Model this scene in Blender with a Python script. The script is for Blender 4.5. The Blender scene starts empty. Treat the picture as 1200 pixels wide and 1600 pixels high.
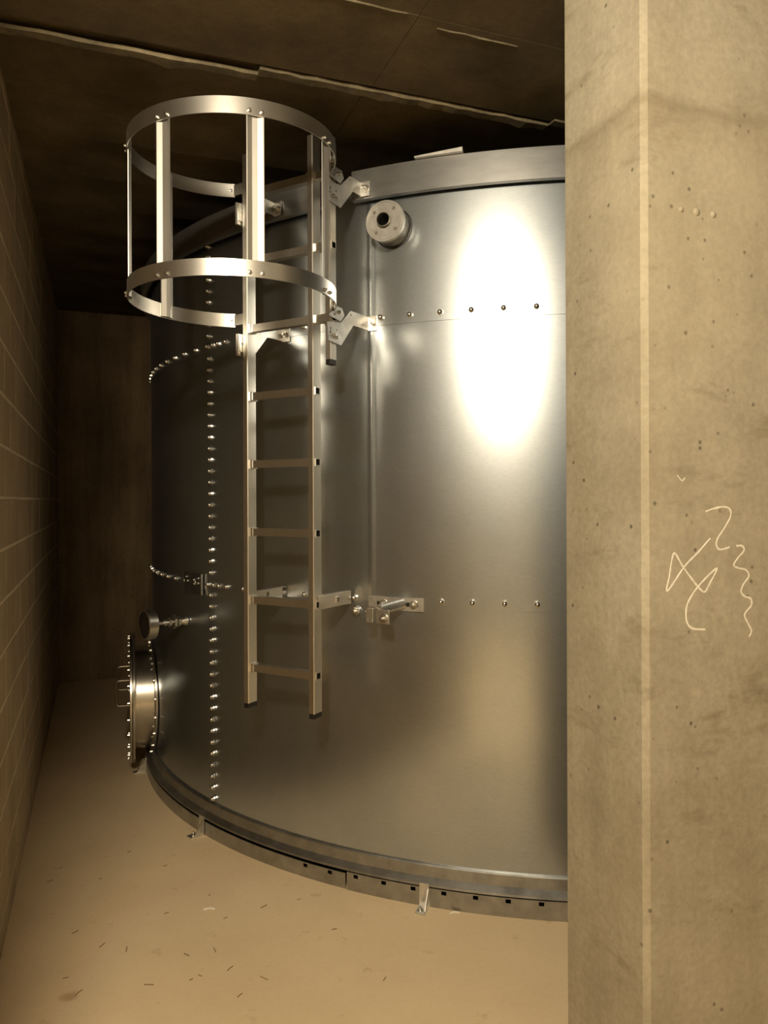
import bpy, bmesh, math, random
from mathutils import Vector, Matrix
random.seed(7)
S = bpy.context.scene
C = S.collection
PI = math.pi
H = 1.61                      # lens height above the floor
F, HY = 1200.0, 781.0         # focal length in pixels of the 1200x1600 frame, horizon row

# ------------------------------------------------------------------ camera
cd = bpy.data.cameras.new('camera'); cam = bpy.data.objects.new('camera', cd); C.objects.link(cam)
cd.sensor_fit = 'VERTICAL'; cd.sensor_height = 36.0; cd.lens = 36.0 * F / 1600
cd.shift_y = -(800 - HY) / 1600; cd.clip_start = 0.05
cam.matrix_world = Matrix.Translation((0, 0, H)) @ Matrix.Rotation(PI/2, 4, 'X') @ Matrix.Rotation(math.radians(-0.2), 4, 'Z')
S.camera = cam
# ------------------------------------------------------------------ world, exposure
w = bpy.data.worlds.new('world'); S.world = w; w.use_nodes = True
w.node_tree.nodes['Background'].inputs[0].default_value = (0.02, 0.015, 0.01, 1)
w.node_tree.nodes['Background'].inputs[1].default_value = 0.05
S.view_settings.view_transform = 'Standard'; S.view_settings.look = 'None'
S.view_settings.exposure = 0.0; S.view_settings.gamma = 1.0; S.view_settings.use_curve_mapping = False
# ------------------------------------------------------------------ the lamp of the room (a bare globe under the ceiling beside the viewer)
LAMP = Vector((-0.385, -0.22, 2.985))
LAMP_W, LAMP_COL, LAMP_R = 365.0, (1.0, 0.845, 0.605), 0.13
ld = bpy.data.lights.new('globe_lamp_light', 'POINT'); ld.energy = LAMP_W; ld.color = LAMP_COL; ld.shadow_soft_size = LAMP_R
lo = bpy.data.objects.new('globe_lamp_light', ld); C.objects.link(lo); lo.location = LAMP

# ------------------------------------------------------------------ room frame: u runs along the left wall, r across the room
YAW = math.radians(20.47)
U = Vector((-math.sin(YAW), math.cos(YAW), 0)); N = Vector((math.cos(YAW), math.sin(YAW), 0))
R0, S_BACK, S_REAR, R_RIGHT, CEIL = -0.324, 7.38, -2.6, 5.75, 3.16
R_LEFT, S_CORNER = -2.3, 0.95     # wider space round the viewer; unseen wall start S_CORNER set to shade back left
def rm(s, r, z): return U*s + N*r + Vector((0, 0, z))
# ------------------------------------------------------------------ tank frame
TC = Vector((0.976, 5.47, 0)); TR = 2.52
def rad(th): a = math.radians(th); return Vector((math.sin(a), -math.cos(a), 0))
def tan_(th): a = math.radians(th); return Vector((math.cos(a), math.sin(a), 0))
def tk(th, r, z): return TC + rad(th)*r + Vector((0, 0, z))

# ------------------------------------------------------------------ materials
def mat(name):
    m = bpy.data.materials.new(name); m.use_nodes = True
    nt = m.node_tree; b = nt.nodes['Principled BSDF']
    return m, nt, b
def nd(nt, t, **k):
    n = nt.nodes.new(t)
    for a, v in k.items(): setattr(n, a, v)
    return n
def noise(nt, vec, scale, detail=6, rough=0.6, mapscale=None):
    if mapscale:
        mp = nd(nt, 'ShaderNodeMapping'); mp.inputs['Scale'].default_value = mapscale
        nt.links.new(vec, mp.inputs['Vector']); vec = mp.outputs[0]
    n = nd(nt, 'ShaderNodeTexNoise'); n.inputs['Scale'].default_value = scale
    n.inputs['Detail'].default_value = detail; n.inputs['Roughness'].default_value = rough
    nt.links.new(vec, n.inputs['Vector']); return n.outputs['Fac']
def ramp(nt, fac, stops):
    r = nd(nt, 'ShaderNodeValToRGB'); e = r.color_ramp.elements
    while len(e) < len(stops): e.new(0.5)
    for i, (p, c) in enumerate(stops):
        e[i].position = p; e[i].color = (*c, 1) if len(c) == 3 else c
    nt.links.new(fac, r.inputs[0]); return r.outputs[0]
def mix(nt, fac, a, b, mode='MIX'):
    m = nd(nt, 'ShaderNodeMix', data_type='RGBA', blend_type=mode)
    for i, v in ((0, fac), (6, a), (7, b)):
        if hasattr(v, 'is_linked') or hasattr(v, 'links'): nt.links.new(v, m.inputs[i])
        elif i == 0: m.inputs[0].default_value = v
        else: m.inputs[i].default_value = (*v, 1)
    return m.outputs[2]
def math_(nt, op, a, b=None, c=None):
    m = nd(nt, 'ShaderNodeMath', operation=op)
    for i, v in enumerate((a, b, c)):
        if v is None: continue
        if hasattr(v, 'links'): nt.links.new(v, m.inputs[i])
        else: m.inputs[i].default_value = v
    return m.outputs[0]
def bump(nt, b, h, strength, dist=0.01):
    n = nd(nt, 'ShaderNodeBump'); n.inputs['Strength'].default_value = strength; n.inputs['Distance'].default_value = dist
    nt.links.new(h, n.inputs['Height']); nt.links.new(n.outputs[0], b.inputs['Normal'])
def pos(nt): return nd(nt, 'ShaderNodeNewGeometry').outputs['Position']

def concrete(name, dark, light, tide=False, streak=0.0, rough=0.9, scale=1.6, pits=True, cscale=0.30):
    m, nt, b = mat(name); P = pos(nt)
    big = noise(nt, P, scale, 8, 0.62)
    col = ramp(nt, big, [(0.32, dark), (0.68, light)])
    fine = noise(nt, P, 60, 5, 0.7)
    col = mix(nt, 0.35, col, ramp(nt, fine, [(0.3, (0.35,)*3), (0.7, (0.75,)*3)]), 'OVERLAY')
    if streak:
        st = noise(nt, P, 5, 6, 0.65, (1, 1, 0.10))
        col = mix(nt, streak, col, ramp(nt, st, [(0.35, (0.40, 0.36, 0.30)), (0.65, (1, 1, 1))]), 'MULTIPLY')
        blot = noise(nt, P, 0.9, 4, 0.5, (1, 1, 0.45))
        col = mix(nt, streak, col, ramp(nt, blot, [(0.40, (0.6, 0.55, 0.48)), (0.6, (1, 1, 1))]), 'MULTIPLY')
    h = math_(nt, 'MULTIPLY', fine, 0.4)
    if pits:
        v = nd(nt, 'ShaderNodeTexVoronoi'); v.inputs['Scale'].default_value = 19; nt.links.new(P, v.inputs['Vector'])
        pit = ramp(nt, v.outputs['Distance'], [(0.06, (0, 0, 0)), (0.12, (1, 1, 1))])
        sel = noise(nt, P, 3.0, 2, 0.5)
        pit = mix(nt, ramp(nt, sel, [(0.40, (0, 0, 0)), (0.52, (1, 1, 1))]), (1, 1, 1), pit)
        col = mix(nt, 0.65, col, pit, 'MULTIPLY')  # shade inside the small holes painted into the colour
        h = math_(nt, 'ADD', h, pit)
    if tide:
        sp = nd(nt, 'ShaderNodeSeparateXYZ'); nt.links.new(P, sp.inputs[0])
        wv = noise(nt, P, 5, 5, 0.7)
        z = math_(nt, 'ADD', sp.outputs[2], math_(nt, 'MULTIPLY', wv, 0.09))
        d = math_(nt, 'SUBTRACT', z, 2.598)
        d = math_(nt, 'ADD', d, 0.2)
        band = ramp(nt, d, [(0.06, (1, 1, 1)), (0.17, (0.86, 0.84, 0.80)), (0.198, (0.62, 0.58, 0.52)), (0.222, (1, 1, 1))])
        col = mix(nt, ramp(nt, noise(nt, P, 2.5, 4, 0.6), [(0.3, (0.45,)*3), (0.6, (1, 1, 1))]), col, mix(nt, 1.0, col, band, 'MULTIPLY'))
        # trowel smears and grey water marks
        sm = noise(nt, P, 3.5, 5, 0.7, (1, 1, 3.2))
        col = mix(nt, 0.75, col, ramp(nt, sm, [(0.30, (0.66, 0.63, 0.58)), (0.44, (1, 1, 1))]), 'MULTIPLY')
        ye = noise(nt, P, 1.4, 3, 0.5)
        col = mix(nt, ramp(nt, ye, [(0.45, (0, 0, 0)), (0.75, (0.45,)*3)]), col, (0.42, 0.37, 0.25))
    nt.links.new(col, b.inputs['Base Color']); b.inputs['Roughness'].default_value = rough
    bump(nt, b, h, cscale, 0.004); return m

def metal(name, col, rough, streak=(1, 1, 1), sscale=30, var=0.25, rvar=0.08, bstr=0.0, metallic=1.0, aniso=0.0):
    m, nt, b = mat(name); P = pos(nt)
    n = noise(nt, P, sscale, 6, 0.65, streak)
    nt.links.new(ramp(nt, n, [(0.3, tuple(c*(1-var) for c in col)), (0.7, col)]), b.inputs['Base Color'])
    rr = nd(nt, 'ShaderNodeMapRange'); rr.inputs[3].default_value = max(0.03, rough-rvar); rr.inputs[4].default_value = rough+rvar
    n2 = noise(nt, P, 7, 5, 0.6); nt.links.new(n2, rr.inputs[0]); nt.links.new(rr.outputs[0], b.inputs['Roughness'])
    b.inputs['Metallic'].default_value = metallic
    if bstr: bump(nt, b, n, bstr, 0.001)
    return m
def plain(name, col, rough=0.6, metallic=0.0):
    m, nt, b = mat(name); P = pos(nt)
    n = noise(nt, P, 40, 4, 0.6)
    nt.links.new(ramp(nt, n, [(0.3, tuple(c*0.8 for c in col)), (0.7, col)]), b.inputs['Base Color'])
    b.inputs['Roughness'].default_value = rough; b.inputs['Metallic'].default_value = metallic; return m

def tank_metal():
    m, nt, b = mat('galvanised_sheet'); P = pos(nt)
    a = noise(nt, P, 2.2, 5, 0.55)
    col = ramp(nt, a, [(0.3, (0.45, 0.50, 0.555)), (0.7, (0.55, 0.60, 0.655))])
    f = noise(nt, P, 45, 4, 0.6, (1, 1, 6))
    col = mix(nt, 0.18, col, ramp(nt, f, [(0.3, (0.3,)*3), (0.7, (0.7,)*3)]), 'OVERLAY')
    # a few wipe marks on the lower sheets
    nt.links.new(col, b.inputs['Base Color']); b.inputs['Metallic'].default_value = 0.97
    sm = noise(nt, P, 3.5, 5, 0.6, (1, 1, 0.6))
    rr = nd(nt, 'ShaderNodeMapRange'); rr.inputs[3].default_value = 0.276; rr.inputs[4].default_value = 0.305
    nt.links.new(sm, rr.inputs[0]); nt.links.new(rr.outputs[0], b.inputs['Roughness'])
    return m
M = {}
M['tank'] = tank_metal()
M['alu'] = metal('brushed_aluminium', (0.80, 0.77, 0.72), 0.34, (40, 40, 1.0), 6, 0.12, 0.05)
M['stile'] = metal('stile_aluminium', (0.86, 0.85, 0.82), 0.52, (40, 40, 1.0), 6, 0.10, 0.05)
M['hoop'] = metal('aluminium_strip', (0.78, 0.77, 0.74), 0.36, (0.3, 0.3, 30), 8, 0.08, 0.03)
M['rim'] = metal('dull_zinc_sheet', (0.44, 0.45, 0.46), 0.32, (1, 1, 4), 9, 0.2, 0.03, metallic=0.9)
M['galv'] = metal('zinc_plated_steel', (0.82, 0.81, 0.78), 0.42, (1, 1, 1), 30, 0.3, 0.08)
M['ring'] = metal('galvanised_angle', (0.50, 0.50, 0.49), 0.42, (1, 1, 1), 14, 0.35, 0.1)
M['bolt'] = metal('bolt_steel', (0.70, 0.69, 0.66), 0.31, (1, 1, 1), 60, 0.2, 0.02)
M['stainless'] = metal('stainless_steel', (0.66, 0.64, 0.60), 0.245, (1, 1, 1), 20, 0.15, 0.02)
M['dirty'] = metal('dirty_pipe_steel', (0.42, 0.39, 0.34), 0.5, (1, 1, 1), 35, 0.7, 0.12)
M['black'] = plain('black_plastic_and_shade', (0.012, 0.011, 0.010), 0.5)  # plastic caps, and the painted shade inside holes and slots
M['dark'] = plain('dark_dial', (0.02, 0.018, 0.016), 0.25)
M['chalk'] = plain('white_chalk', (0.86, 0.83, 0.74), 0.95)
M['straw'] = plain('straw_splinter', (0.26, 0.17, 0.07), 0.9)
M['splice'] = metal('dark_plate', (0.10, 0.095, 0.085), 0.5, metallic=0.7)
M['scrap'] = plain('pale_scrap', (0.85, 0.80, 0.68), 0.8)
M['pier'] = concrete('pier_concrete', (0.325, 0.292, 0.22), (0.44, 0.406, 0.318), tide=True, streak=0.30, scale=3.2)
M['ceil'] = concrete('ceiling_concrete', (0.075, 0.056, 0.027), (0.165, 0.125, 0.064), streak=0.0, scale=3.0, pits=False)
M['fin'] = concrete('concrete_fin', (0.09, 0.075, 0.045), (0.24, 0.20, 0.125), scale=9, pits=False)
M['back'] = concrete('back_wall_concrete', (0.21, 0.147, 0.08), (0.44, 0.325, 0.195), streak=0.8, scale=1.2)
M['block'] = concrete('block_face', (0.37, 0.285, 0.175), (0.48, 0.38, 0.245), scale=2.5, streak=0.3, pits=False)
M['mortar'] = concrete('mortar', (0.60, 0.50, 0.34), (0.72, 0.61, 0.43), scale=9, pits=False)

def floor_mat():
    m, nt, b = mat('floor_screed'); P = pos(nt)
    a = noise(nt, P, 1.3, 7, 0.6)
    col = ramp(nt, a, [(0.30, (0.68, 0.535, 0.345)), (0.70, (0.79, 0.635, 0.42))])
    f = noise(nt, P, 50, 6, 0.7)
    col = mix(nt, 0.22, col, ramp(nt, f, [(0.3, (0.38,)*3), (0.7, (0.62,)*3)]), 'OVERLAY')
    sp = noise(nt, P, 9, 4, 0.7)
    col = mix(nt, 0.5, col, ramp(nt, sp, [(0.28, (0.62, 0.54, 0.44)), (0.38, (1, 1, 1))]), 'MULTIPLY')
    # one rusty spot
    mp = nd(nt, 'ShaderNodeVectorMath', operation='DISTANCE'); nt.links.new(P, mp.inputs[0])
    mp.inputs[1].default_value = (-1.03, 2.495, 0)
    d = math_(nt, 'ADD', mp.outputs['Value'], math_(nt, 'MULTIPLY', noise(nt, P, 40, 3), 0.03))
    col = mix(nt, ramp(nt, d, [(0.028, (0.55,)*3), (0.05, (0, 0, 0))]), col, (0.36, 0.17, 0.06))
    nt.links.new(col, b.inputs['Base Color']); b.inputs['Roughness'].default_value = 0.72
    bump(nt, b, f, 0.12, 0.003); return m
M['floor'] = floor_mat()

# ------------------------------------------------------------------ mesh helpers
def tag(o, label=None, cat=None, group=None, kind=None):
    for k, v in (('label', label), ('category', cat), ('group', group), ('kind', kind)):
        if v: o[k] = v
    return o
def empty(name, loc):
    o = bpy.data.objects.new(name, None); C.objects.link(o); o.location = loc; o.empty_display_size = 0.1; return o
def origin(p):
    v = Vector((0, 0, 0))
    while p is not None: v = v + p.location; p = p.parent
    return v
class MB:
    def __init__(s): s.v = []; s.f = []; s.sm = []
    def add(s, vs, fs, smooth=False):
        o = len(s.v); s.v += [Vector(v) for v in vs]
        for f in fs: s.f.append([i+o for i in f]); s.sm.append(smooth)
        return s
    def box(s, c, ax, ay, az, hx, hy, hz):          # centre, axes, half sizes
        c = Vector(c); vs = []
        for i in (-1, 1):
            for j in (-1, 1):
                for k in (-1, 1): vs.append(c + ax*(hx*i) + ay*(hy*j) + az*(hz*k))
        return s.add(vs, [(0,1,3,2), (4,6,7,5), (0,4,5,1), (2,3,7,6), (0,2,6,4), (1,5,7,3)])
    def prism(s, poly, d, smooth=False):             # poly: world points, d: vector
        n = len(poly); vs = [Vector(p) for p in poly] + [Vector(p)+d for p in poly]
        fs = [(i, (i+1) % n, (i+1) % n + n, i+n) for i in range(n)]
        s.add(vs, fs, smooth); s.add(vs, [list(range(n))[::-1], [i+n for i in range(n)]]); return s
    def lathe(s, o, ax, prof, n=24, smooth=True, caps=False):   # prof: (dist along axis, radius)
        o = Vector(o); ax = Vector(ax).normalized()
        a = ax.orthogonal().normalized() if abs(ax.z) > 0.9 else Vector((0, 0, 1)); a = (a - ax*a.dot(ax)).normalized(); b = ax.cross(a)
        for (d0, r0), (d1, r1) in zip(prof[:-1], prof[1:]):
            vs = []
            for d, r in ((d0, r0), (d1, r1)):
                for i in range(n):
                    t = 2*PI*i/n; vs.append(o + ax*d + (a*math.cos(t) + b*math.sin(t))*r)
            s.add(vs, [(i, (i+1) % n, (i+1) % n+n, i+n) for i in range(n)], smooth)
        return s
    def tube(s, pts, r, n=8, flat=None):
        pts = [Vector(p) for p in pts]; rings = []
        for i, p in enumerate(pts):
            t = (pts[min(i+1, len(pts)-1)] - pts[max(i-1, 0)]).normalized()
            a = (flat if flat is not None else t.orthogonal()); a = (a - t*a.dot(t)).normalized(); b = t.cross(a)
            if flat is None and rings:
                a = prev - t*prev.dot(t); a.normalize(); b = t.cross(a)
            prev = a
            ra, rb = (r if not isinstance(r, tuple) else r[0]), (r if not isinstance(r, tuple) else r[1])
            rings.append([p + a*(ra*math.cos(2*PI*k/n)) + b*(rb*math.sin(2*PI*k/n)) for k in range(n)])
        vs = [v for q in rings for v in q]; fs = []
        for i in range(len(pts)-1):
            for k in range(n): fs.append((i*n+k, i*n+(k+1) % n, (i+1)*n+(k+1) % n, (i+1)*n+k))
        s.add(vs, fs, True); m = (len(pts)-1)*n
        s.add(vs, [list(range(n))[::-1], list(range(m, m+n))]); return s
    def arc(s, prof, t0, t1, step=1.0, center=TC, close=True, dr=None, extra=()):   # prof [(radius,z)] swept round the tank
        ths = [t0 + (t1-t0)*i/max(1, round((t1-t0)/step)) for i in range(max(1, round((t1-t0)/step))+1)]
        ths = sorted(set(ths) | {e for e in extra if t0 < e < t1})
        n = len(prof); vs = []
        for th in ths:
            for r, z in prof:
                vs.append(center + rad(th)*(r + (dr(th) if dr else 0)) + Vector((0, 0, z)))
        m = n if close else n-1
        fs = [(i*n+k, (i+1)*n+k, (i+1)*n+(k+1) % n, i*n+(k+1) % n) for i in range(len(ths)-1) for k in range(m)]
        s.add(vs, fs, True)
        if close and t1-t0 < 359.9:
            e = (len(ths)-1)*n; s.add(vs, [list(range(n)), [e+k for k in range(n)][::-1]])
        return s
    def build(s, name, m, parent=None, merge=True, bevel=0, sharp=35):
        org = origin(parent)
        me = bpy.data.meshes.new(name); me.from_pydata([v - org for v in s.v], [], s.f)
        me.polygons.foreach_set('use_smooth', s.sm); me.materials.append(m)
        bm = bmesh.new(); bm.from_mesh(me)
        if merge: bmesh.ops.remove_doubles(bm, verts=bm.verts, dist=1e-5)
        bmesh.ops.recalc_face_normals(bm, faces=bm.faces)
        for e in bm.edges:
            if len(e.link_faces) == 2 and e.calc_face_angle(0) > math.radians(sharp): e.smooth = False
        bm.to_mesh(me); bm.free()
        o = bpy.data.objects.new(name, me); C.objects.link(o); o.parent = parent
        if bevel:
            b = o.modifiers.new('bevel', 'BEVEL'); b.width = bevel; b.segments = 2; b.limit_method = 'ANGLE'
        return o
def plate(name, m, parent, org, ax, ay, outer, holes, th, two=True):
    """flat plate with real holes; outer and holes are 2D loops in the (ax, ay) frame at org, thickness along ax x ay"""
    org, ax, ay = Vector(org), Vector(ax), Vector(ay); nz = ax.cross(ay).normalized(); off = origin(parent)
    bm = bmesh.new(); loops = []
    for lp in [outer] + holes:
        vs = [bm.verts.new(org - off + ax*x + ay*y) for x, y in lp]
        loops += [bm.edges.new((vs[i], vs[(i+1) % len(vs)])) for i in range(len(vs))]
    r = bmesh.ops.triangle_fill(bm, use_beauty=True, use_dissolve=False, edges=loops)
    fs = [g for g in r['geom'] if isinstance(g, bmesh.types.BMFace)]
    e = bmesh.ops.extrude_face_region(bm, geom=fs)
    bmesh.ops.translate(bm, vec=nz*th, verts=[g for g in e['geom'] if isinstance(g, bmesh.types.BMVert)])
    bmesh.ops.recalc_face_normals(bm, faces=bm.faces)
    me = bpy.data.meshes.new(name); bm.to_mesh(me); bm.free(); me.materials.append(m)
    o = bpy.data.objects.new(name, me); C.objects.link(o); o.parent = parent; return o
def circ(x, y, r, n=16): return [(x + r*math.cos(2*PI*i/n), y + r*math.sin(2*PI*i/n)) for i in range(n)]
def rect(x, y, hx, hy): return [(x-hx, y-hy), (x+hx, y-hy), (x+hx, y+hy), (x-hx, y+hy)]
def place(me, name, parent, p, ax, spin=0.0):
    o = bpy.data.objects.new(name, me); C.objects.link(o); o.parent = parent
    o.location = Vector(p) - origin(parent)
    q = Vector(ax).to_track_quat('Z', 'Y'); o.rotation_euler = (q.to_matrix().to_4x4() @ Matrix.Rotation(spin, 4, 'Z')).to_euler(); return o
def mesh_only(mb, name, m):
    o = mb.build(name, m); me = o.data; bpy.data.objects.remove(o); return me
Z = Vector((0, 0, 1))
# bolt with washer, axis +Z
b_ = MB().lathe((0,0,0), Z, [(-0.004, 0.0), (-0.004, 0.0145), (0.003, 0.0145), (0.003, 0.0105), (0.009, 0.0105), (0.0135, 0.0085), (0.0165, 0.0045), (0.0172, 0.0)], 10)
BOLT = mesh_only(b_, 'bolt', M['bolt'])
b_ = MB().lathe((0,0,0), Z, [(0, 0.0075), (0.002, 0.0075), (0.002, 0.0052), (0.007, 0.0050), (0.0085, 0.0)], 8)
SMALL = mesh_only(b_, 'rivet', M['bolt'])
b_ = MB().lathe((0,0,0), Z, [(-0.002, 0.017), (0.003, 0.017), (0.003, 0.0)], 14).lathe((0,0,0), Z, [(0.003, 0.012), (0.012, 0.012), (0.012, 0.0)], 6, smooth=False).lathe((0,0,0), Z, [(0.012, 0.006), (0.026, 0.006), (0.027, 0.0)], 10)
HEX = mesh_only(b_, 'hex_bolt', M['bolt'])

# ================================================================== SETTING
def struct(o, label=None): o['kind'] = 'structure'; return tag(o, label) if label else o
def slab(name, m, s0, s1, r0, r1, z0, z1, parent=None):
    return MB().box(rm((s0+s1)/2, (r0+r1)/2, (z0+z1)/2), U, N, Z, (s1-s0)/2, (r1-r0)/2, (z1-z0)/2).build(name, m, parent)
struct(slab('floor', M['floor'], S_REAR-0.2, S_BACK+0.2, R_LEFT-0.2, R_RIGHT+0.2, -0.15, 0.0))
struct(slab('wall_back', M['back'], S_BACK, S_BACK+0.2, R0-0.2, R_RIGHT+0.2, 0, CEIL+0.22))
struct(slab('wall_rear', M['pier'], S_REAR-0.2, S_REAR, R_LEFT-0.2, R_RIGHT+0.2, 0, CEIL+0.22))
struct(slab('wall_side', M['pier'], S_REAR, S_CORNER+0.2, R_LEFT-0.2, R_LEFT, 0, CEIL+0.22))
struct(slab('wall_right', M['back'], S_REAR, S_BACK, R_RIGHT, R_RIGHT+0.2, 0, CEIL+0.22))
# ceiling slab with the imprint of its formwork: separate panels with joints
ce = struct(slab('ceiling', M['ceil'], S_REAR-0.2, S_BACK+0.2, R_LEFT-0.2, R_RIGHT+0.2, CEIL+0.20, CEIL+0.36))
s_seams = [2.71 + 0.45*k for k in range(-11, 11)] + [S_BACK]
s_seams = [S_REAR] + [s for s in s_seams if S_REAR+0.1 < s < S_BACK-0.05] + [S_BACK]
r_seams = [R_LEFT, 0.97, 3.40, R_RIGHT]
for i in range(len(s_seams)-1):
    for j in range(3):
        d = random.uniform(-0.0015, 0.001); g = 0.0012; sh = 0.03*(j % 2) if i not in (11, 12) else 0
        up = 0.024 + 0.012*round((s_seams[i]-2.71)/0.45) if s_seams[i] > 2.6 else 0.0  # steps added past the ridge to keep lamp light off the far ceiling
        s0, s1, r0, r1 = s_seams[i]+g, s_seams[i+1]-g, r_seams[j]+g, r_seams[j+1]-g
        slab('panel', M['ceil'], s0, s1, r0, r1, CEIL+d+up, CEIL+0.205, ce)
# ragged concrete fins where the shuttering leaked
def fin(s, r0, r1, wd, dp, jit):
    m = MB(); n = max(6, int((r1-r0)/0.05)); vs = []
    for i in range(n+1):
        r = r0 + (r1-r0)*i/n; a = random.uniform(-jit, jit); b = random.uniform(-jit, jit)
        if random.random() < 0.07: b += 0.02
        d = dp*random.uniform(0.6, 1.1)
        vs += [rm(s-wd/2+a, r, CEIL+0.004), rm(s-wd/2+a+0.004, r, CEIL-d), rm(s+wd/2+b-0.004, r, CEIL-d*0.9), rm(s+wd/2+b, r, CEIL+0.004)]
    fs = [(i*4+k, (i+1)*4+k, (i+1)*4+(k+1) % 4, i*4+(k+1) % 4) for i in range(n) for k in range(4)]
    m.add(vs, fs).add(vs, [(0,1,2,3), (n*4, n*4+3, n*4+2, n*4+1)])
    o = m.build('concrete_ridge', M['fin'], ce); return o
fin(2.79, R0, 0.55, 0.05, 0.010, 0.004); fin(2.75, 0.55, 1.75, 0.05, 0.011, 0.005); fin(2.71, 1.75, 3.0, 0.05, 0.011, 0.005)
fin(2.265, 0.2, 0.93, 0.012, 0.006, 0.003); fin(2.30, 1.05, 1.35, 0.014, 0.007, 0.004)
# left wall of blocks
wl = struct(slab('wall_left', M['mortar'], S_CORNER, S_BACK+0.2, R_LEFT-0.2, R0-0.0015, 0, CEIL+0.22))
BL, BHt, J = 0.398, 0.1905, 0.010
bb = MB(); x, y, zz = (BL-J)/2, 0.009, (BHt-J)/2; c_ = 0.0025
ring = lambda k, yy: [(-x+k, yy, -zz+k), (x-k, yy, -zz+k), (x-k, yy, zz-k), (-x+k, yy, zz-k)]
vs = ring(0, 0) + ring(0, y-c_) + ring(c_, y)
bb.add(vs, [(i, (i+1) % 4, (i+1) % 4+4, i+4) for i in range(4)] + [(i+4, (i+1) % 4+4, (i+1) % 4+8, i+8) for i in range(4)] + [(8, 9, 10, 11)])
BLOCK = mesh_only(bb, 'block', M['block'])
rot = Matrix((-U, N, Z)).transposed()
ncourse = 0; z = 1.622 - 9*BHt; blocks = []
while z < CEIL:
    k0 = 0
    for k in range(15):
        s = S_BACK - BL*(k+0.5) + (BL/2 if ncourse % 2 else 0)
        if s > S_BACK: continue
        if z + BHt < 0.02: continue
        if len(blocks) >= 292: continue
        o = bpy.data.objects.new('block', BLOCK); C.objects.link(o); o.parent = wl
        zc = z + BHt/2
        o.location = rm(s, R0 - 0.009 + random.uniform(-0.0012, 0.0012), zc); o.rotation_euler = rot.to_euler(); blocks.append(o)
    z += BHt; ncourse += 1
for o in blocks:
    o.location.z = o.location.z
# concrete wall end that stands in front of the tank on the right
P0 = Vector((0.611, 1.80, 0)); s0 = P0.dot(U); r0 = P0.dot(N); TH = 0.325; ch = 0.013
poly = [rm(s0, r0+ch, 0), rm(s0, R_RIGHT, 0), rm(s0+TH, R_RIGHT, 0), rm(s0+TH, r0+0.004, 0), rm(s0+TH-0.004, r0, 0), rm(s0+ch, r0, 0)]
wf = MB().prism(poly, Z*(CEIL+0.03)).build('wall_front', M['pier'])
struct(wf, 'bare concrete wall end with a chamfered corner and chalk scribble, right foreground')
def on_face(px, py, off=0.0):          # where a sight line of the survey meets the wall face
    d = Vector(((px-600)/F, 1, -(py-HY)/F)); t = (s0-off)/d.dot(U); return d*t + Vector((0, 0, H))
sc = 300/1600.0
def chalk_flat(pts, wd=0.0052):
    p = [on_face(1000 + x*sc, 720 + y*sc) for x, y in pts]; q = []
    for i in range(len(p)-1):
        a, b, c, d = p[max(i-1, 0)], p[i], p[i+1], p[min(i+2, len(p)-1)]
        for k in range(6):
            t = k/6; q.append(0.5*((2*b) + (c-a)*t + (2*a-5*b+4*c-d)*t*t + (3*b-a-3*c+d)*t**3))
    q.append(p[-1]); vs = []
    for i, pt in enumerate(q):
        t = (q[min(i+1, len(q)-1)] - q[max(i-1, 0)]).normalized(); side = t.cross(U).normalized(); ww = wd*random.uniform(0.75, 1.15)/2
        vs += [pt + side*ww - U*0.0002, pt - U*0.0010, pt - side*ww - U*0.0002]
    n = len(q); fs = [(i*3+k, i*3+k+1, i*3+k+4, i*3+k+3) for i in range(n-1) for k in (0, 1)]
    return tag(MB().add(vs, fs, True).build('chalk_stroke', M['chalk'], wf, merge=False), 'white chalk stroke')
chalk_flat([(585,655), (480,775), (370,890), (225,1095), (245,960), (265,830), (290,780), (350,880), (420,980), (500,1080), (540,1100), (575,1040), (640,905), (520,1015), (430,1130), (385,1230), (385,1340), (430,1405), (540,1415)])
chalk_flat([(545,435), (610,410), (690,395), (745,410), (755,470), (710,560), (650,650), (635,710), (665,750), (745,730)])
chalk_flat([(800,720), (850,720), (865,760), (815,820), (780,880), (820,905), (880,920), (905,970), (860,1040), (840,1100), (870,1140), (920,1160), (925,1215), (880,1270), (870,1310), (905,1380), (925,1430), (905,1480)])
chalk_flat([(310,125), (335,160), (355,175), (375,150)], 0.003)
# shallow bumps left by air bubbles in the wall
for px, py, r in ((1066, 329, 0.006), (1090, 333, 0.009), (1116, 337, 0.008)):
    MB().lathe(on_face(px, py), -U, [(-0.002, r*1.3), (0.0015, r), (0.0035, r*0.5), (0.004, 0.0)], 10).build('bubble_knob', M['pier'], wf)

# ================================================================== WALL LAMP (out of frame, lights the room)
lp = empty('globe_lamp', Vector((LAMP.x, LAMP.y, CEIL))); tag(lp, 'round globe lamp hanging close under the ceiling beside the viewer', 'lamp')
MB().lathe((LAMP.x, LAMP.y, CEIL), -Z, [(-0.004, 0.0), (-0.004, 0.055), (0.02, 0.055), (0.035, 0.03), (0.055, 0.03), (0.06, 0.0)], 24).build('lamp_base', M['galv'], lp)
lo.parent = lp; lo.location = LAMP - lp.location

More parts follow.
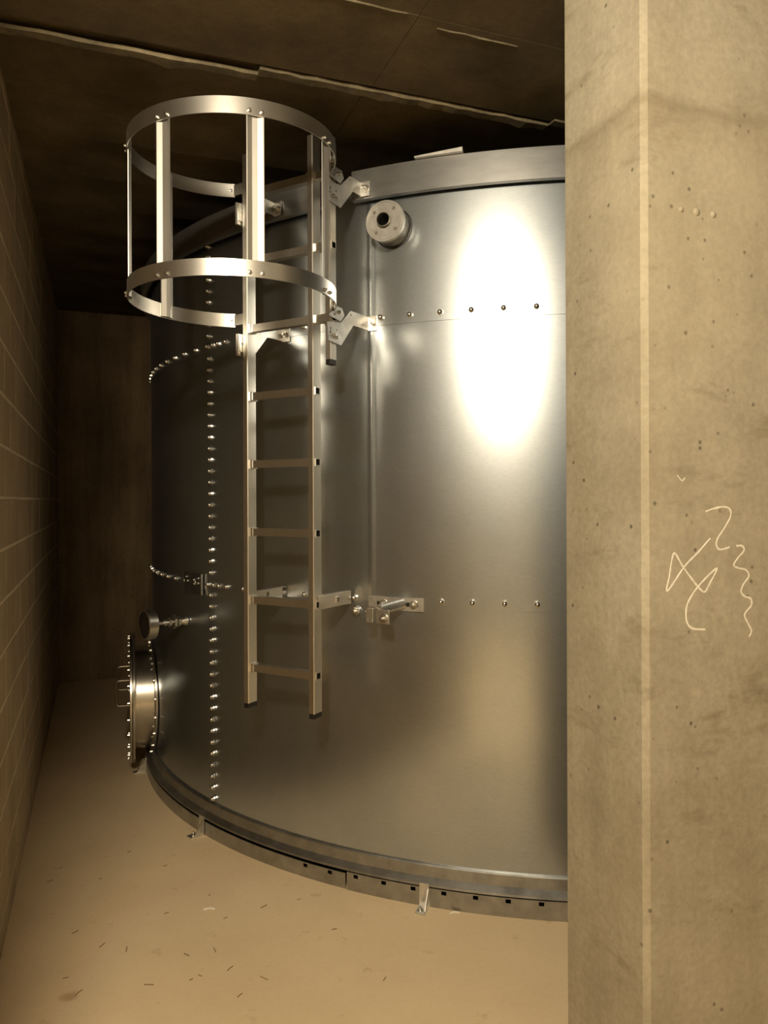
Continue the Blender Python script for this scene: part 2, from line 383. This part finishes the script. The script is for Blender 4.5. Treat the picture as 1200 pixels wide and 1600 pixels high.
# ================================================================== TANK
tank = empty('storage_tank', TC); tag(tank, 'large round galvanised sheet steel tank bolted together from curved sheets', 'tank')
Z0, ZA, ZB, ZT = 0.09, H-0.437, H+0.715, H+1.30
crease = lambda th: 0.0024*math.exp(-((th+24.0)/0.30)**2)
cx_ = [-24.0 + 0.06*k for k in range(-20, 21)]
for ci, (za, zb, off) in enumerate(((Z0, ZA+0.06, 0.0), (ZA, ZB+0.06, 0.003), (ZB, ZT, 0.006))):
    for a, b, o2 in ((-46.9, 73.6, 0.0016), (73.0, 193.6, 0.0), (193.0, 313.9, 0.0)):
        r_ = TR - 0.004 + off + o2
        MB().arc([(r_, za), (r_, zb), (r_-0.002, zb), (r_-0.002, za)], a, b, 1.5, dr=crease if ci > 0 else None, extra=cx_).build('shell_sheet', M['tank'], tank, sharp=50)
def tbolt(th, z, off=0.004): place(BOLT, 'bolt', tank, tk(th, TR+off, z), rad(th), random.uniform(0, 1))
for zz, off in ((H+0.747, 0.003), (H-0.407, 0.0)):
    th = -3.03
    while th > -44.5:
        if zz > H or not (-24.6 < th < -18.6): tbolt(th, zz, off+0.001)
        th -= 2.85
    for th in (-43.2, -44.3, -45.35, -46.5): tbolt(th, zz, off+0.002)
    th = -49.2
    while th > -80: tbolt(th, zz, off); th -= 2.92
z = H+1.232
while z > 0.16:
    if min(abs(z-H-0.747), abs(z-H+0.407)) > 0.02: tbolt(-46.0 + (H-z)*0.25, z, 0.0035 if z < ZB else 0.006)
    z -= 0.0545
# top rim (folded band), in pieces
for a, b in ((-25.4, 84.0), (85.0, 205.0), (206.0, 331.5)):
    MB().arc([(TR+0.004, H+1.343), (TR+0.055, H+1.343), (TR+0.055, H+1.222), (TR+0.030, H+1.222), (TR+0.030, H+1.226), (TR+0.051, H+1.226), (TR+0.051, H+1.339), (TR+0.004, H+1.339)], a, b, 1.5).build('rim_band', M['rim'], tank)
MB().arc([(TR-0.0, H+1.30), (TR-0.0, H+1.338), (TR-0.06, H+1.338), (TR-0.06, H+1.30)], -180, 180, 2).build('rim_stiffener', M['ring'], tank)
MB().arc([(TR-0.03, H+1.336), (0.02, H+1.44)], -180, 180, 3, close=False).build('roof_sheet', M['ring'], tank)
# base skirt and slotted base ring
MB().arc([(TR+0.005, 0.150), (TR+0.010, 0.145), (TR+0.014, 0.104), (TR+0.038, 0.086), (TR+0.040, 0.078), (TR+0.014, 0.078), (TR-0.002, 0.078), (TR-0.002, 0.150)], -180, 180, 1.5).build('base_skirt', M['ring'], tank)
slots = [-30.99 + 2.81*k for k in range(0, 12)]
def base_ring(a, b, ro, zt, holes):
    m = MB(); ths = [a + (b-a)*i/max(2, round((b-a)/1.5)) for i in range(max(2, round((b-a)/1.5))+1)]
    hs = [h for h in holes if a+0.5 < h < b-0.5]
    ths = sorted([t for t in ths if all(abs(t-h) > 0.3 for h in hs)] + [h+e for h in hs for e in (-0.23, 0.23)])
    zs = [0.0, zt-0.020, zt-0.005, zt]
    for i in range(len(ths)-1):
        mid = (ths[i]+ths[i+1])/2; ish = any(abs(mid-h) < 0.2 for h in hs)
        for j in range(3):
            if ish and j == 1: continue
            m.add([tk(ths[i], ro, zs[j]), tk(ths[i+1], ro, zs[j]), tk(ths[i+1], ro, zs[j+1]), tk(ths[i], ro, zs[j+1])], [(0, 1, 2, 3)], True)
        m.add([tk(ths[i], ro, zt), tk(ths[i+1], ro, zt), tk(ths[i+1], ro-0.006, zt), tk(ths[i], ro-0.006, zt)], [(0, 1, 2, 3)])
    return m.build('base_ring', M['ring'], tank)
base_ring(-26.3, 30.0, TR+0.042, 0.074, slots)
base_ring(-150, -26.5, TR+0.038, 0.064, slots)
base_ring(30.3, 120, TR+0.038, 0.070, [])
base_ring(120.3, 209.7, TR+0.038, 0.070, [])
MB().arc([(TR-0.03, 0.0), (TR-0.03, 0.10)], -180, 180, 2, close=False).build('shade_backing', M['black'], tank)  # black band that puts shade behind the slots and the gap
# dark splice plate by the vertical joint
MB().arc([(TR+0.004, H-0.465), (TR+0.012, H-0.465), (TR+0.012, H-0.362), (TR+0.004, H-0.362)], -51.9, -47.7, 1.0).build('splice_plate', M['splice'], tank)
MB().box(tk(-47.7, TR+0.010, H-0.413), rad(-47.7), tan_(-47.7), Z, 0.005, 0.0010, 0.052).build('plate_lip', M['bolt'], tank)
for th, dz in ((-51.3, -0.385), (-51.0, -0.405), (-49.4, -0.395), (-48.4, -0.385), (-48.4, -0.41), (-49.3, -0.415)):
    place(SMALL, 'rivet', tank, tk(th, TR+0.012, H+dz), rad(th))
# floor anchors of the base ring
for th in (-18.7, -46.6, -69.3, 8.5):
    p = tk(th, TR+0.040, 0); r_, t_ = rad(th), tan_(th); a = empty('anchor_clip', p); a.parent = tank; a.location = p - TC
    m = MB(); m.box(p + r_*0.003 + Z*0.045, r_, t_, Z, 0.003, 0.020, 0.045); m.box(p + r_*0.036 + Z*0.003, r_, t_, Z, 0.036, 0.020, 0.003)
    o = m.build('clip_angle', M['galv'], a, merge=False)
    m = MB(); m.prism([p + t_*0.014 + r_*0.004 + Z*0.006, p + t_*0.014 + r_*0.055 + Z*0.006, p + t_*0.014 + r_*0.004 + Z*0.075], t_*0.004); m.build('gusset', M['galv'], a)
    place(HEX, 'anchor_bolt', a, p + r_*0.045 + Z*0.007 - t_*0.004, Z).scale = (0.7, 0.7, 0.6)
# loose metal strip lying on the rim
m = MB(); va, vb = tk(-19.2, TR+0.045, H+1.3445), tk(-14.9, TR+0.048, H+1.3445)
dv = (vb-va); sd = dv.cross(Z).normalized()*0.03
pts = [va, vb]; 
m.add([va, vb, vb-sd*-1, va-sd*-1, va+Z*0.006, vb+Z*0.016, vb+sd+Z*0.016, va+sd+Z*0.006], [(0,3,2,1), (4,5,6,7), (0,1,5,4), (1,2,6,5), (2,3,7,6), (3,0,4,7)])
tag(m.build('metal_strip', M['galv']), 'short pale metal strip lying on the top rim of the tank', 'strip')

# ================================================================== LADDER
LM = Vector((-0.411, 3.08, 0)); TL = -30.1; LN = rad(TL); LT = tan_(TL)
def lp_(t, n, z): return LM + LT*t + LN*n + Vector((0, 0, H+z))      # z relative to lens height
lad = empty('rung_ladder', lp_(0, 0, -0.842)); tag(lad, 'aluminium rung ladder hung on brackets in front of the tank', 'ladder')
RZ = [0.7025 - 0.2775*k for k in range(-2, 6)]
def rail(t, z0, z1, w=0.025, d=0.055, holes=(), name='rail', hh=0.0151):
    m = MB(); hw, hd, c = w/2, d/2, 0.0022
    prof = [(-hw+c, hd), (hw-c, hd), (hw, hd-c), (hw, -hd+c), (hw-c, -hd), (-hw+c, -hd), (-hw, -hd+c), (-hw, hd-c)]
    for i in range(8):
        a, b = prof[i], prof[(i+1) % 8]
        if i in (2, 6):
            s = t + a[0]; sgn = 1 if i == 2 else -1
            zs = [z0]
            for h in sorted(holes): zs += [h-hh, h+hh]
            zs.append(z1)
            ys = [-hd+c, -hh, hh, hd-c]
            for k in range(len(zs)-1):
                for j in range(3):
                    if k % 2 == 1 and j == 1: continue
                    m.add([lp_(s, ys[j], zs[k]), lp_(s, ys[j+1], zs[k]), lp_(s, ys[j+1], zs[k+1]), lp_(s, ys[j], zs[k+1])], [(0,1,2,3)])
        else:
            m.add([lp_(t+a[0], a[1], z0), lp_(t+b[0], b[1], z0), lp_(t+b[0], b[1], z1), lp_(t+a[0], a[1], z1)], [(0,1,2,3)], i % 2 == 1)
    m.add([lp_(t+x, y, z1) for x, y in prof], [list(range(8))]); m.add([lp_(t+x, y, z0) for x, y in prof], [list(range(8))])
    o = m.build(name, M['alu'], lad, sharp=80)
    cap = MB().prism([lp_(t+x*1.0, y*1.0, z0-0.020) for x, y in prof], Z*0.0205).build('foot_cap', M['black'], o, bevel=0.007)
    tag(cap, 'black plastic end cap'); return o
TRL, TRR, TPO = -0.163, 0.163, 0.241
rail(TRL, -0.829, 1.414, holes=RZ); rail(TRR, -0.829, 1.414, holes=RZ)
tag(rail(TPO, 0.540, 1.40, w=0.025, d=0.040, holes=[z for z in RZ if z > 0.6], name='side_post'), 'short extra upright beside the right rail')
def sq_tube(m, t0, t1, z, h, wl, inner=True):
    i = h-wl
    for a in (h, i) if inner else (h,):
        q = [(-a, -a), (a, -a), (a, a), (-a, a)]
        vs = [lp_(t0, y, z+x) for x, y in q] + [lp_(t1, y, z+x) for x, y in q]
        m.add(vs, [(k, (k+1) % 4, (k+1) % 4+4, k+4) for k in range(4)])
    for t in (t0, t1):
        q = [(-1, -1), (1, -1), (1, 1), (-1, 1)]
        vs = [lp_(t, y*h, z+x*h) for x, y in q] + [lp_(t, y*i, z+x*i) for x, y in q]
        m.add(vs, [(k, (k+1) % 4, (k+1) % 4+4, k+4) for k in range(4)])
for z in RZ:
    m = MB(); sq_tube(m, TRL-0.0155, (TPO+0.0155) if z > 0.6 else (TRR+0.0155), z, 0.0150, 0.0036, inner=False)
    o = m.build('rung', M['alu'], lad, merge=False)
    m = MB(); i_ = 0.0150-0.0036; ta, tb = TRL-0.0154, (TPO if z > 0.6 else TRR)+0.0154
    q4 = [(-i_, -i_), (i_, -i_), (i_, i_), (-i_, i_)]
    m.add([lp_(ta, y, z+x) for x, y in q4] + [lp_(tb, y, z+x) for x, y in q4], [(k, (k+1) % 4, (k+1) % 4+4, k+4) for k in range(4)])
    m.build('bore', M['black'], o)  # inner faces painted black for the shade in the hollow rung
    m = MB(); sq_tube(m, TRL+0.0125, TRL+0.027, z, 0.0180, 0.003); m.build('collar', M['alu'], o)
    m = MB(); sq_tube(m, TRR-0.027, TRR-0.0125, z, 0.0180, 0.003); m.build('collar', M['alu'], o)
# Z-shaped bracket plates tying the ladder to the tank (q = towards the tank)
QP = [(-0.052, 0.676), (0.044, 0.690), (0.112, 0.750), (0.180, 0.753), (0.180, 0.698), (0.133, 0.696), (0.044, 0.601), (-0.045, 0.607)]
def zbracket(t, dz, name='bracket_plate'):
    hs = [circ(-0.030, 0.640+dz, 0.005, 8), rect(-0.028, 0.655+dz, 0.004, 0.006), circ(0.012, 0.655+dz, 0.004, 8), circ(0.02, 0.625+dz, 0.004, 8), circ(0.115, 0.735+dz, 0.0045, 8)]
    o = plate(name, M['galv'], lad, lp_(t, 0, 0), -LN, Z, [(q, z+dz) for q, z in QP], hs, 0.004)
    for q, z in ((-0.005, 0.632), (0.012, 0.627)):
        place(SMALL, 'bolt', o, lp_(t+0.0045, -q, z+dz), LT)
    lift = 0.055 if dz > 0.3 else 0.0
    m = MB(); q = 0.180; tq = 2.763 - math.sqrt((TR+lift)**2 - t*t)
    sg = 1 if t > 0 else -1
    m.box(lp_(t+0.002, -(q+tq-0.004)/2, 0.725+dz), LN, LT, Z, (tq-q-0.004)/2, 0.002, 0.027)
    th = TL + math.degrees(math.asin(t/(TR+lift)))
    p = TC + rad(th)*(TR+lift+0.006) + Vector((0, 0, H+0.725+dz))
    m.box(p + tan_(th)*0.018, rad(th), tan_(th), Z, 0.003, 0.022, 0.030)
    m.build('bracket_tab', M['galv'], o, merge=False)
    place(HEX, 'tab_bolt', o, p + tan_(th)*0.022 + rad(th)*0.003, rad(th))
    return o
for t in (0.2555, -0.180):
    zbracket(t, 0.0); zbracket(t, 0.535)
# front clamp lugs and hoop plate
for t, dz in ((-0.186, 0.635), (-0.186, 1.17)):
    MB().box(lp_(t, 0.03, dz), LT, LN, Z, 0.006, 0.022, 0.045).build('clamp_lug', M['galv'], lad, bevel=0.002)
for dz in (0.0, 0.535):
    o = plate('hoop_lug', M['galv'], lad, lp_(0.2605, 0, 0), -LN, Z, [(-0.05, 0.70+dz), (-0.01, 0.745+dz), (0.045, 0.745+dz), (0.060, 0.72+dz), (0.035, 0.692+dz)], [circ(-0.008, 0.712+dz, 0.005, 8)], 0.004)
    place(SMALL, 'bolt', o, lp_(0.265, -0.025, 0.726+dz), LT)
# lower horizontal channel arms
for t, sg in ((0.178, 1), (-0.178, -1)):
    q1 = 0.232
    o = plate('lower_arm', M['alu'], lad, lp_(t, 0, 0), -LN, Z, [(-0.0, -0.425), (q1, -0.430), (q1, -0.376), (-0.0, -0.378)], [rect(0.13, -0.402, 0.008, 0.011)], 0.003)
    m = MB()
    for zz in (-0.4275, -0.377):
        m.box(lp_(t-0.012*sg, -q1/2, zz), LN, LT, Z, q1/2, 0.012, 0.0015)
    m.build('arm_flange', M['alu'], o, merge=False)
    m = MB()
    for sx in (-1, 1):
        pass
    h_ = 0.011
    for a, b, c, d in ((0.13, -0.402+h_, 0.010, 0.002), (0.13, -0.402-h_, 0.010, 0.002), (0.13-0.009, -0.402, 0.002, 0.012), (0.13+0.009, -0.402, 0.002, 0.012)):
        m.box(lp_(t+0.004*sg, -a, b), LN, LT, Z, c, 0.003, d)
    m.build('hole_collar', M['alu'], o, merge=False)

# ================================================================== SAFETY CAGE
HC = LM + LN*0.279; HR = 0.377
cage = empty('safety_cage', HC + Vector((0, 0, H+0.722))); tag(cage, 'aluminium hoop cage around the top of the ladder', 'cage')
cd_ = Vector((math.sin(math.radians(-30)), -math.cos(math.radians(-30)), 0))
def hp(phi, r): return HC + rad(phi)*r
def hoop(z0, tilt):
    m = MB(); n = 100; a0, a1 = TL-139.5, TL+136.5; vs = []
    for i in range(n+1):
        ph = a0 + (a1-a0)*i/n
        for r, dz in ((HR, 0), (HR, 0.055), (HR-0.004, 0.055), (HR-0.004, 0)):
            p = hp(ph, r); k = (p-HC).dot(-LN)
            vs.append(p + Vector((0, 0, H + z0 + dz + tilt*k)))
    fs = [(i*4+k, (i+1)*4+k, (i+1)*4+(k+1) % 4, i*4+(k+1) % 4) for i in range(n) for k in range(4)]
    m.add(vs, fs, True).add(vs, [(0,1,2,3), (n*4, n*4+3, n*4+2, n*4+1)])
    return m.build('hoop', M['hoop'], cage)
h1, h2 = hoop(0.7225, 0.0), hoop(1.255, 0.035)
SP = [(-0.029, 0.0), (-0.026, 0.0), (-0.009, -0.008), (0.009, -0.008), (0.026, 0.0), (0.029, 0.0)]
for ph in (-123.8, -75.3, -26.8, 21.7, 70.2):
    r_, t_ = rad(ph), tan_(ph); q = HC + r_*(HR-0.006); k = (q-HC).dot(-LN)
    zt = 1.30 + 0.035*k; th = 0.0026
    inn = [(a, b-th) for a, b in SP]
    lp2 = SP + inn[::-1]
    m = MB(); pp = [q + t_*a + r_*b + Vector((0, 0, H+0.727)) for a, b in lp2]; n = len(pp)
    vs = pp + [p + Z*(zt-0.727) for p in pp]
    m.add(vs, [(i, (i+1) % n, (i+1) % n+n, i+n) for i in range(n)])
    for o_ in (0, n): m.add(vs, [(o_+i, o_+i+1, o_+n-2-i, o_+n-1-i) for i in range(len(SP)-1)])
    st = m.build('stile', M['stile'], cage)
    for zc in (0.737, 0.738+0.53+0.035*k):
        for s in (-0.021, 0.021):
            place(SMALL, 'rivet', st, HC + r_*(HR) + t_*s + Vector((0, 0, H+zc)), r_)
for hz, k in ((0.75, 0), (1.291, 0)):
    for ph in (TL-137, TL+134): place(SMALL, 'hoop_bolt', cage, hp(ph, HR-0.004)+Vector((0, 0, H+hz)), -rad(ph))
# hoop end clips to the rails
for z in (0.75, 1.291):
    for a, b in ((lp_(-0.2405, 0.0, z), lp_(TRL-0.012, 0.0, z)),):
        d = (b-a); m = MB(); m.box((a+b)/2, d.normalized(), LN, Z, d.length/2, 0.003, 0.022); m.build('hoop_clip', M['hoop'], cage, merge=False)

# ================================================================== PIPE NOZZLE near the rim
nth = -21.7; nz = H+1.103; A = rad(nth); B = tan_(nth); p = tk(nth, TR-0.0, nz)
noz = empty('pipe_nozzle', p); tag(noz, 'short flanged pipe stub with a dark open bore below the tank rim', 'pipe')
MB().lathe(p, A, [(0.0, 0.074), (0.104, 0.074)], 32).build('sleeve', M['dirty'], noz)
MB().lathe(p, A, [(0.0, 0.0), (0.0, 0.082), (0.006, 0.082), (0.008, 0.076)], 32).build('base_gasket', M['black'], noz)
fl = plate('flange', M['galv'], noz, p + A*0.102, Z, B, circ(0, 0, 0.081, 40), [circ(0, 0, 0.0265, 20)] + [circ(0.082*0.71*math.cos(a), 0.082*0.71*math.sin(a), 0.0075, 10) for a in (0.70, 2.27, 3.84, 5.41)], 0.018)
# make sure the flange plate points outwards
MB().lathe(p, A, [(0.03, 0.0), (0.03, 0.0255), (0.121, 0.0255), (0.121, 0.0285), (0.117, 0.0285)], 24).build('bore_tube', M['dirty'], noz)
MB().lathe(p, A, [(0.100, 0.0285), (0.100, 0.073)], 24).build('flange_back', M['dirty'], noz)
MB().lathe(p, A, [(0.0305, 0.0), (0.0305, 0.0254), (0.100, 0.0254)], 24).build('bore', M['black'], noz)  # black lining stands for the shade deep in the pipe

# ================================================================== PIPE CLAMP on the lower seam
cz = H-0.423; ca = tk(-21.7, TR+0.004, cz)
cl = empty('pipe_clamp', ca); tag(cl, 'zinc plated clamp with a short tube stub bolted on the tank beside the ladder', 'clamp')
MB().arc([(TR+0.003, cz-0.027), (TR+0.009, cz-0.027), (TR+0.009, cz+0.027), (TR+0.003, cz+0.027)], -24.3, -18.9, 0.6).build('back_plate', M['galv'], cl)
for th in (-22.98, -20.13): 
    MB().arc([(TR+0.0085, cz-0.008), (TR+0.010, cz-0.008), (TR+0.010, cz+0.008), (TR+0.0085, cz+0.008)], th-0.45, th+0.7, 0.3).build('slot_shade', M['black'], cl)  # thin black sheet on the plate, for the shade of an opening
    place(HEX, 'bolt', cl, tk(th+(0.3 if th > -21 else 0.2), TR+0.011, cz), rad(th))
tb0, tb1 = tk(-20.9, TR+0.010, cz+0.004), Vector((-0.021, 3.00, cz-0.006))
MB().tube([tb0, tb0.lerp(tb1, 0.5), tb1], 0.0205, 16).build('tube_stub', M['galv'], cl)
ta = (tb1-tb0).normalized(); tsd = ta.cross(Z).normalized()
for k, (x, wd, dz_) in enumerate(((-0.040, 0.016, -0.024), (0.020, 0.029, -0.026))):
    q = tb1 + LT*x + Vector((0, 0, dz_)) + LN*0.004
    m = MB(); m.box(q, LT, LN, Z, wd, 0.003, 0.028); o = m.build('clamp_ear', M['galv'], cl, bevel=0.002)
    if k: place(HEX, 'ear_bolt', o, q + LN*0.004 + LT*0.006 - Z*0.004, LN)
place(HEX, 'end_bolt', cl, tk(-25.72, TR+0.004, H-0.462), rad(-25.72)).scale = (1.2, 1.2, 1.0)
q = tb1 - LT*0.028 + LN*0.002
MB().tube([q - LT*0.035 + Z*-0.01, q - LT*0.02 + Z*0.006, q + LT*0.01 + Z*0.010, q + LT*0.03], 0.006, 8).build('clamp_strap', M['galv'], cl)

# ================================================================== MANHOLE at the left side
mth = -72.0; A = rad(mth); B = tan_(mth); mz = 0.425; p = tk(mth, TR, mz)
mh = empty('manhole', p - Z*0.38); tag(mh, 'round stainless manhole with a bolted cover on the left side of the tank', 'manhole')
MB().lathe(p, A, [(-0.02, 0.305), (0.105, 0.305)], 56).build('neck', M['stainless'], mh)
m = MB(); n = 48; vs = []
for i in range(n):
    t = 2*PI*i/n
    for rr, lift in ((0.30, 0.002), (0.30, 0.012), (0.362, 0.012), (0.362, 0.002)):
        tt, zz = rr*math.sin(t), rr*math.cos(t); th = mth + math.degrees(math.asin(tt/TR)); vs.append(tk(th, TR+lift, mz+zz))
m.add(vs, [(i*4+k, ((i+1) % n)*4+k, ((i+1) % n)*4+(k+1) % 4, i*4+(k+1) % 4) for i in range(n) for k in range(4)], True); sad = m.build('saddle_flange', M['stainless'], mh)
for i in range(20):
    t = 2*PI*(i+0.5)/20; tt, zz = 0.335*math.sin(t), 0.335*math.cos(t); th = mth + math.degrees(math.asin(tt/TR))
    place(SMALL, 'bolt', sad, tk(th, TR+0.012, mz+zz), rad(th)).scale = (1.2, 1.2, 1.3)
MB().lathe(p, A, [(0.098, 0.304), (0.098, 0.383), (0.108, 0.385), (0.110, 0.383), (0.110, 0.304)], 64).build('neck_flange', M['stainless'], mh)
cv = MB().lathe(p, A, [(0.113, 0.0), (0.113, 0.383), (0.116, 0.386), (0.125, 0.386), (0.128, 0.383), (0.128, 0.0)], 64).build('cover', M['stainless'], mh)
for i in range(24):
    t = 2*PI*(i+0.5)/24
    place(SMALL, 'cover_bolt', cv, p + A*0.128 + B*(0.36*math.sin(t)) + Z*(0.36*math.cos(t)), A).scale = (1.1, 1.1, 1.7)
vd = Vector((-0.31, 0.95, 0)).normalized(); sgn = 1 if B.dot(vd) < 0 else -1   # towards the viewer
for s in (0.20, -0.20):
    q = p + A*0.127 + B*(s*sgn) + Z*0.07; hh = 0.073; o_ = 0.075; c = 0.018
    pts = [q + Z*hh]
    pts += [q + A*(o_-c) + Z*hh] + [q + A*(o_-c+c*math.sin(a)) + Z*(hh-c+c*math.cos(a)) for a in (0.4, 0.8, 1.2)] + [q + A*o_ + Z*(hh-c)]
    pts += [q + A*o_ - Z*(hh-c)] + [q + A*(o_-c+c*math.cos(a)) - Z*(hh-c+c*math.sin(a)) for a in (0.4, 0.8, 1.2)] + [q + A*(o_-c) - Z*hh, q - Z*hh]
    MB().tube(pts, 0.0062, 10).build('handle', M['stainless'], cv)

# ================================================================== ROUND GAUGE above the manhole
gth = -52.0; A = rad(gth); p = tk(gth, TR, H-0.612)
ga = empty('round_gauge', p); tag(ga, 'small round gauge on a thin threaded stem above the manhole', 'gauge')
MB().lathe(p, A, [(0.0, 0.026), (0.008, 0.026), (0.036, 0.010), (0.172, 0.009)], 16).build('stem', M['bolt'], ga)
for prof, n_ in (([(0.036, 0.009), (0.036, 0.028), (0.050, 0.028), (0.050, 0.010)], 6), ([(0.060, 0.009), (0.060, 0.036), (0.074, 0.036), (0.074, 0.010)], 6), ([(0.084, 0.010), (0.084, 0.024), (0.100, 0.024), (0.100, 0.010)], 6), ([(0.108, 0.009), (0.108, 0.017), (0.122, 0.017), (0.122, 0.009)], 12)):
    MB().lathe(p, A, prof, n_, smooth=n_ > 6).build('stem_nut', M['bolt'], ga)
MB().lathe(p, A, [(0.170, 0.0), (0.170, 0.066), (0.173, 0.072), (0.216, 0.073), (0.220, 0.070), (0.220, 0.064)], 40).build('case', M['stainless'], ga)
MB().lathe(p, A, [(0.217, 0.0), (0.217, 0.065)], 40).build('dial', M['dark'], ga)

# ================================================================== BITS ON THE FLOOR
def floor_at(px, py): d = H/((py-HY)/F); return Vector(((px-600)/F*d, d, 0))
bits = [(76,1375,0.5), (200,1330,0.9), (115,1455,0.7), (157,1476,1.1), (195,1482,-1.2), (155,1372,0.2), (258,1426,0.5), (325,1398,1.2), (350,1434,0.5), (289,1491,-0.4), (310,1524,-0.3),
        (296,1530,0.6), (357,1513,0.9), (230,1538,0.0), (372,1555,0.8), (100,1527,0.3), (410,1416,0.6), (333,1484,-0.9), (598,1530,1.0), (520,1452,0.2), (465,1405,0.4), (256,1352,0.5), (410,1528,-0.4), (120,1550,1.0)]
for i, (px, py, a) in enumerate(bits):
    p = floor_at(px, py); L = random.uniform(0.006, 0.019); d = Vector((math.cos(a), math.sin(a)*1.6, 0)).normalized(); k = d.cross(Z)*random.uniform(-0.15, 0.15)*L
    q = p + Z*0.0016
    o = MB().tube([q - d*L, q + k, q + d*L], (random.uniform(0.0009, 0.0019), 0.0013), 5).build('splinter', M['straw'])
    o.data.transform(Matrix.Translation(-p)); o.location = p
    tag(o, 'tiny brown splinter lying on the bare floor', 'splinter', 'splinters scattered on the floor')
for px, py, L, lab in ((325, 1420, 0.022, 'tiny white scrap lying on the open floor'), (708, 1427.5, 0.020, 'tiny pale sliver lying beside the base ring of the tank')):
    p = floor_at(px, py); o = MB().tube([Vector((-L, -0.004, 0.002)), Vector((0, 0.003, 0.004)), Vector((L, 0.0, 0.002))], (0.004, 0.002), 5).build('scrap', M['scrap']); o.location = p
    tag(o, lab, 'scrap')
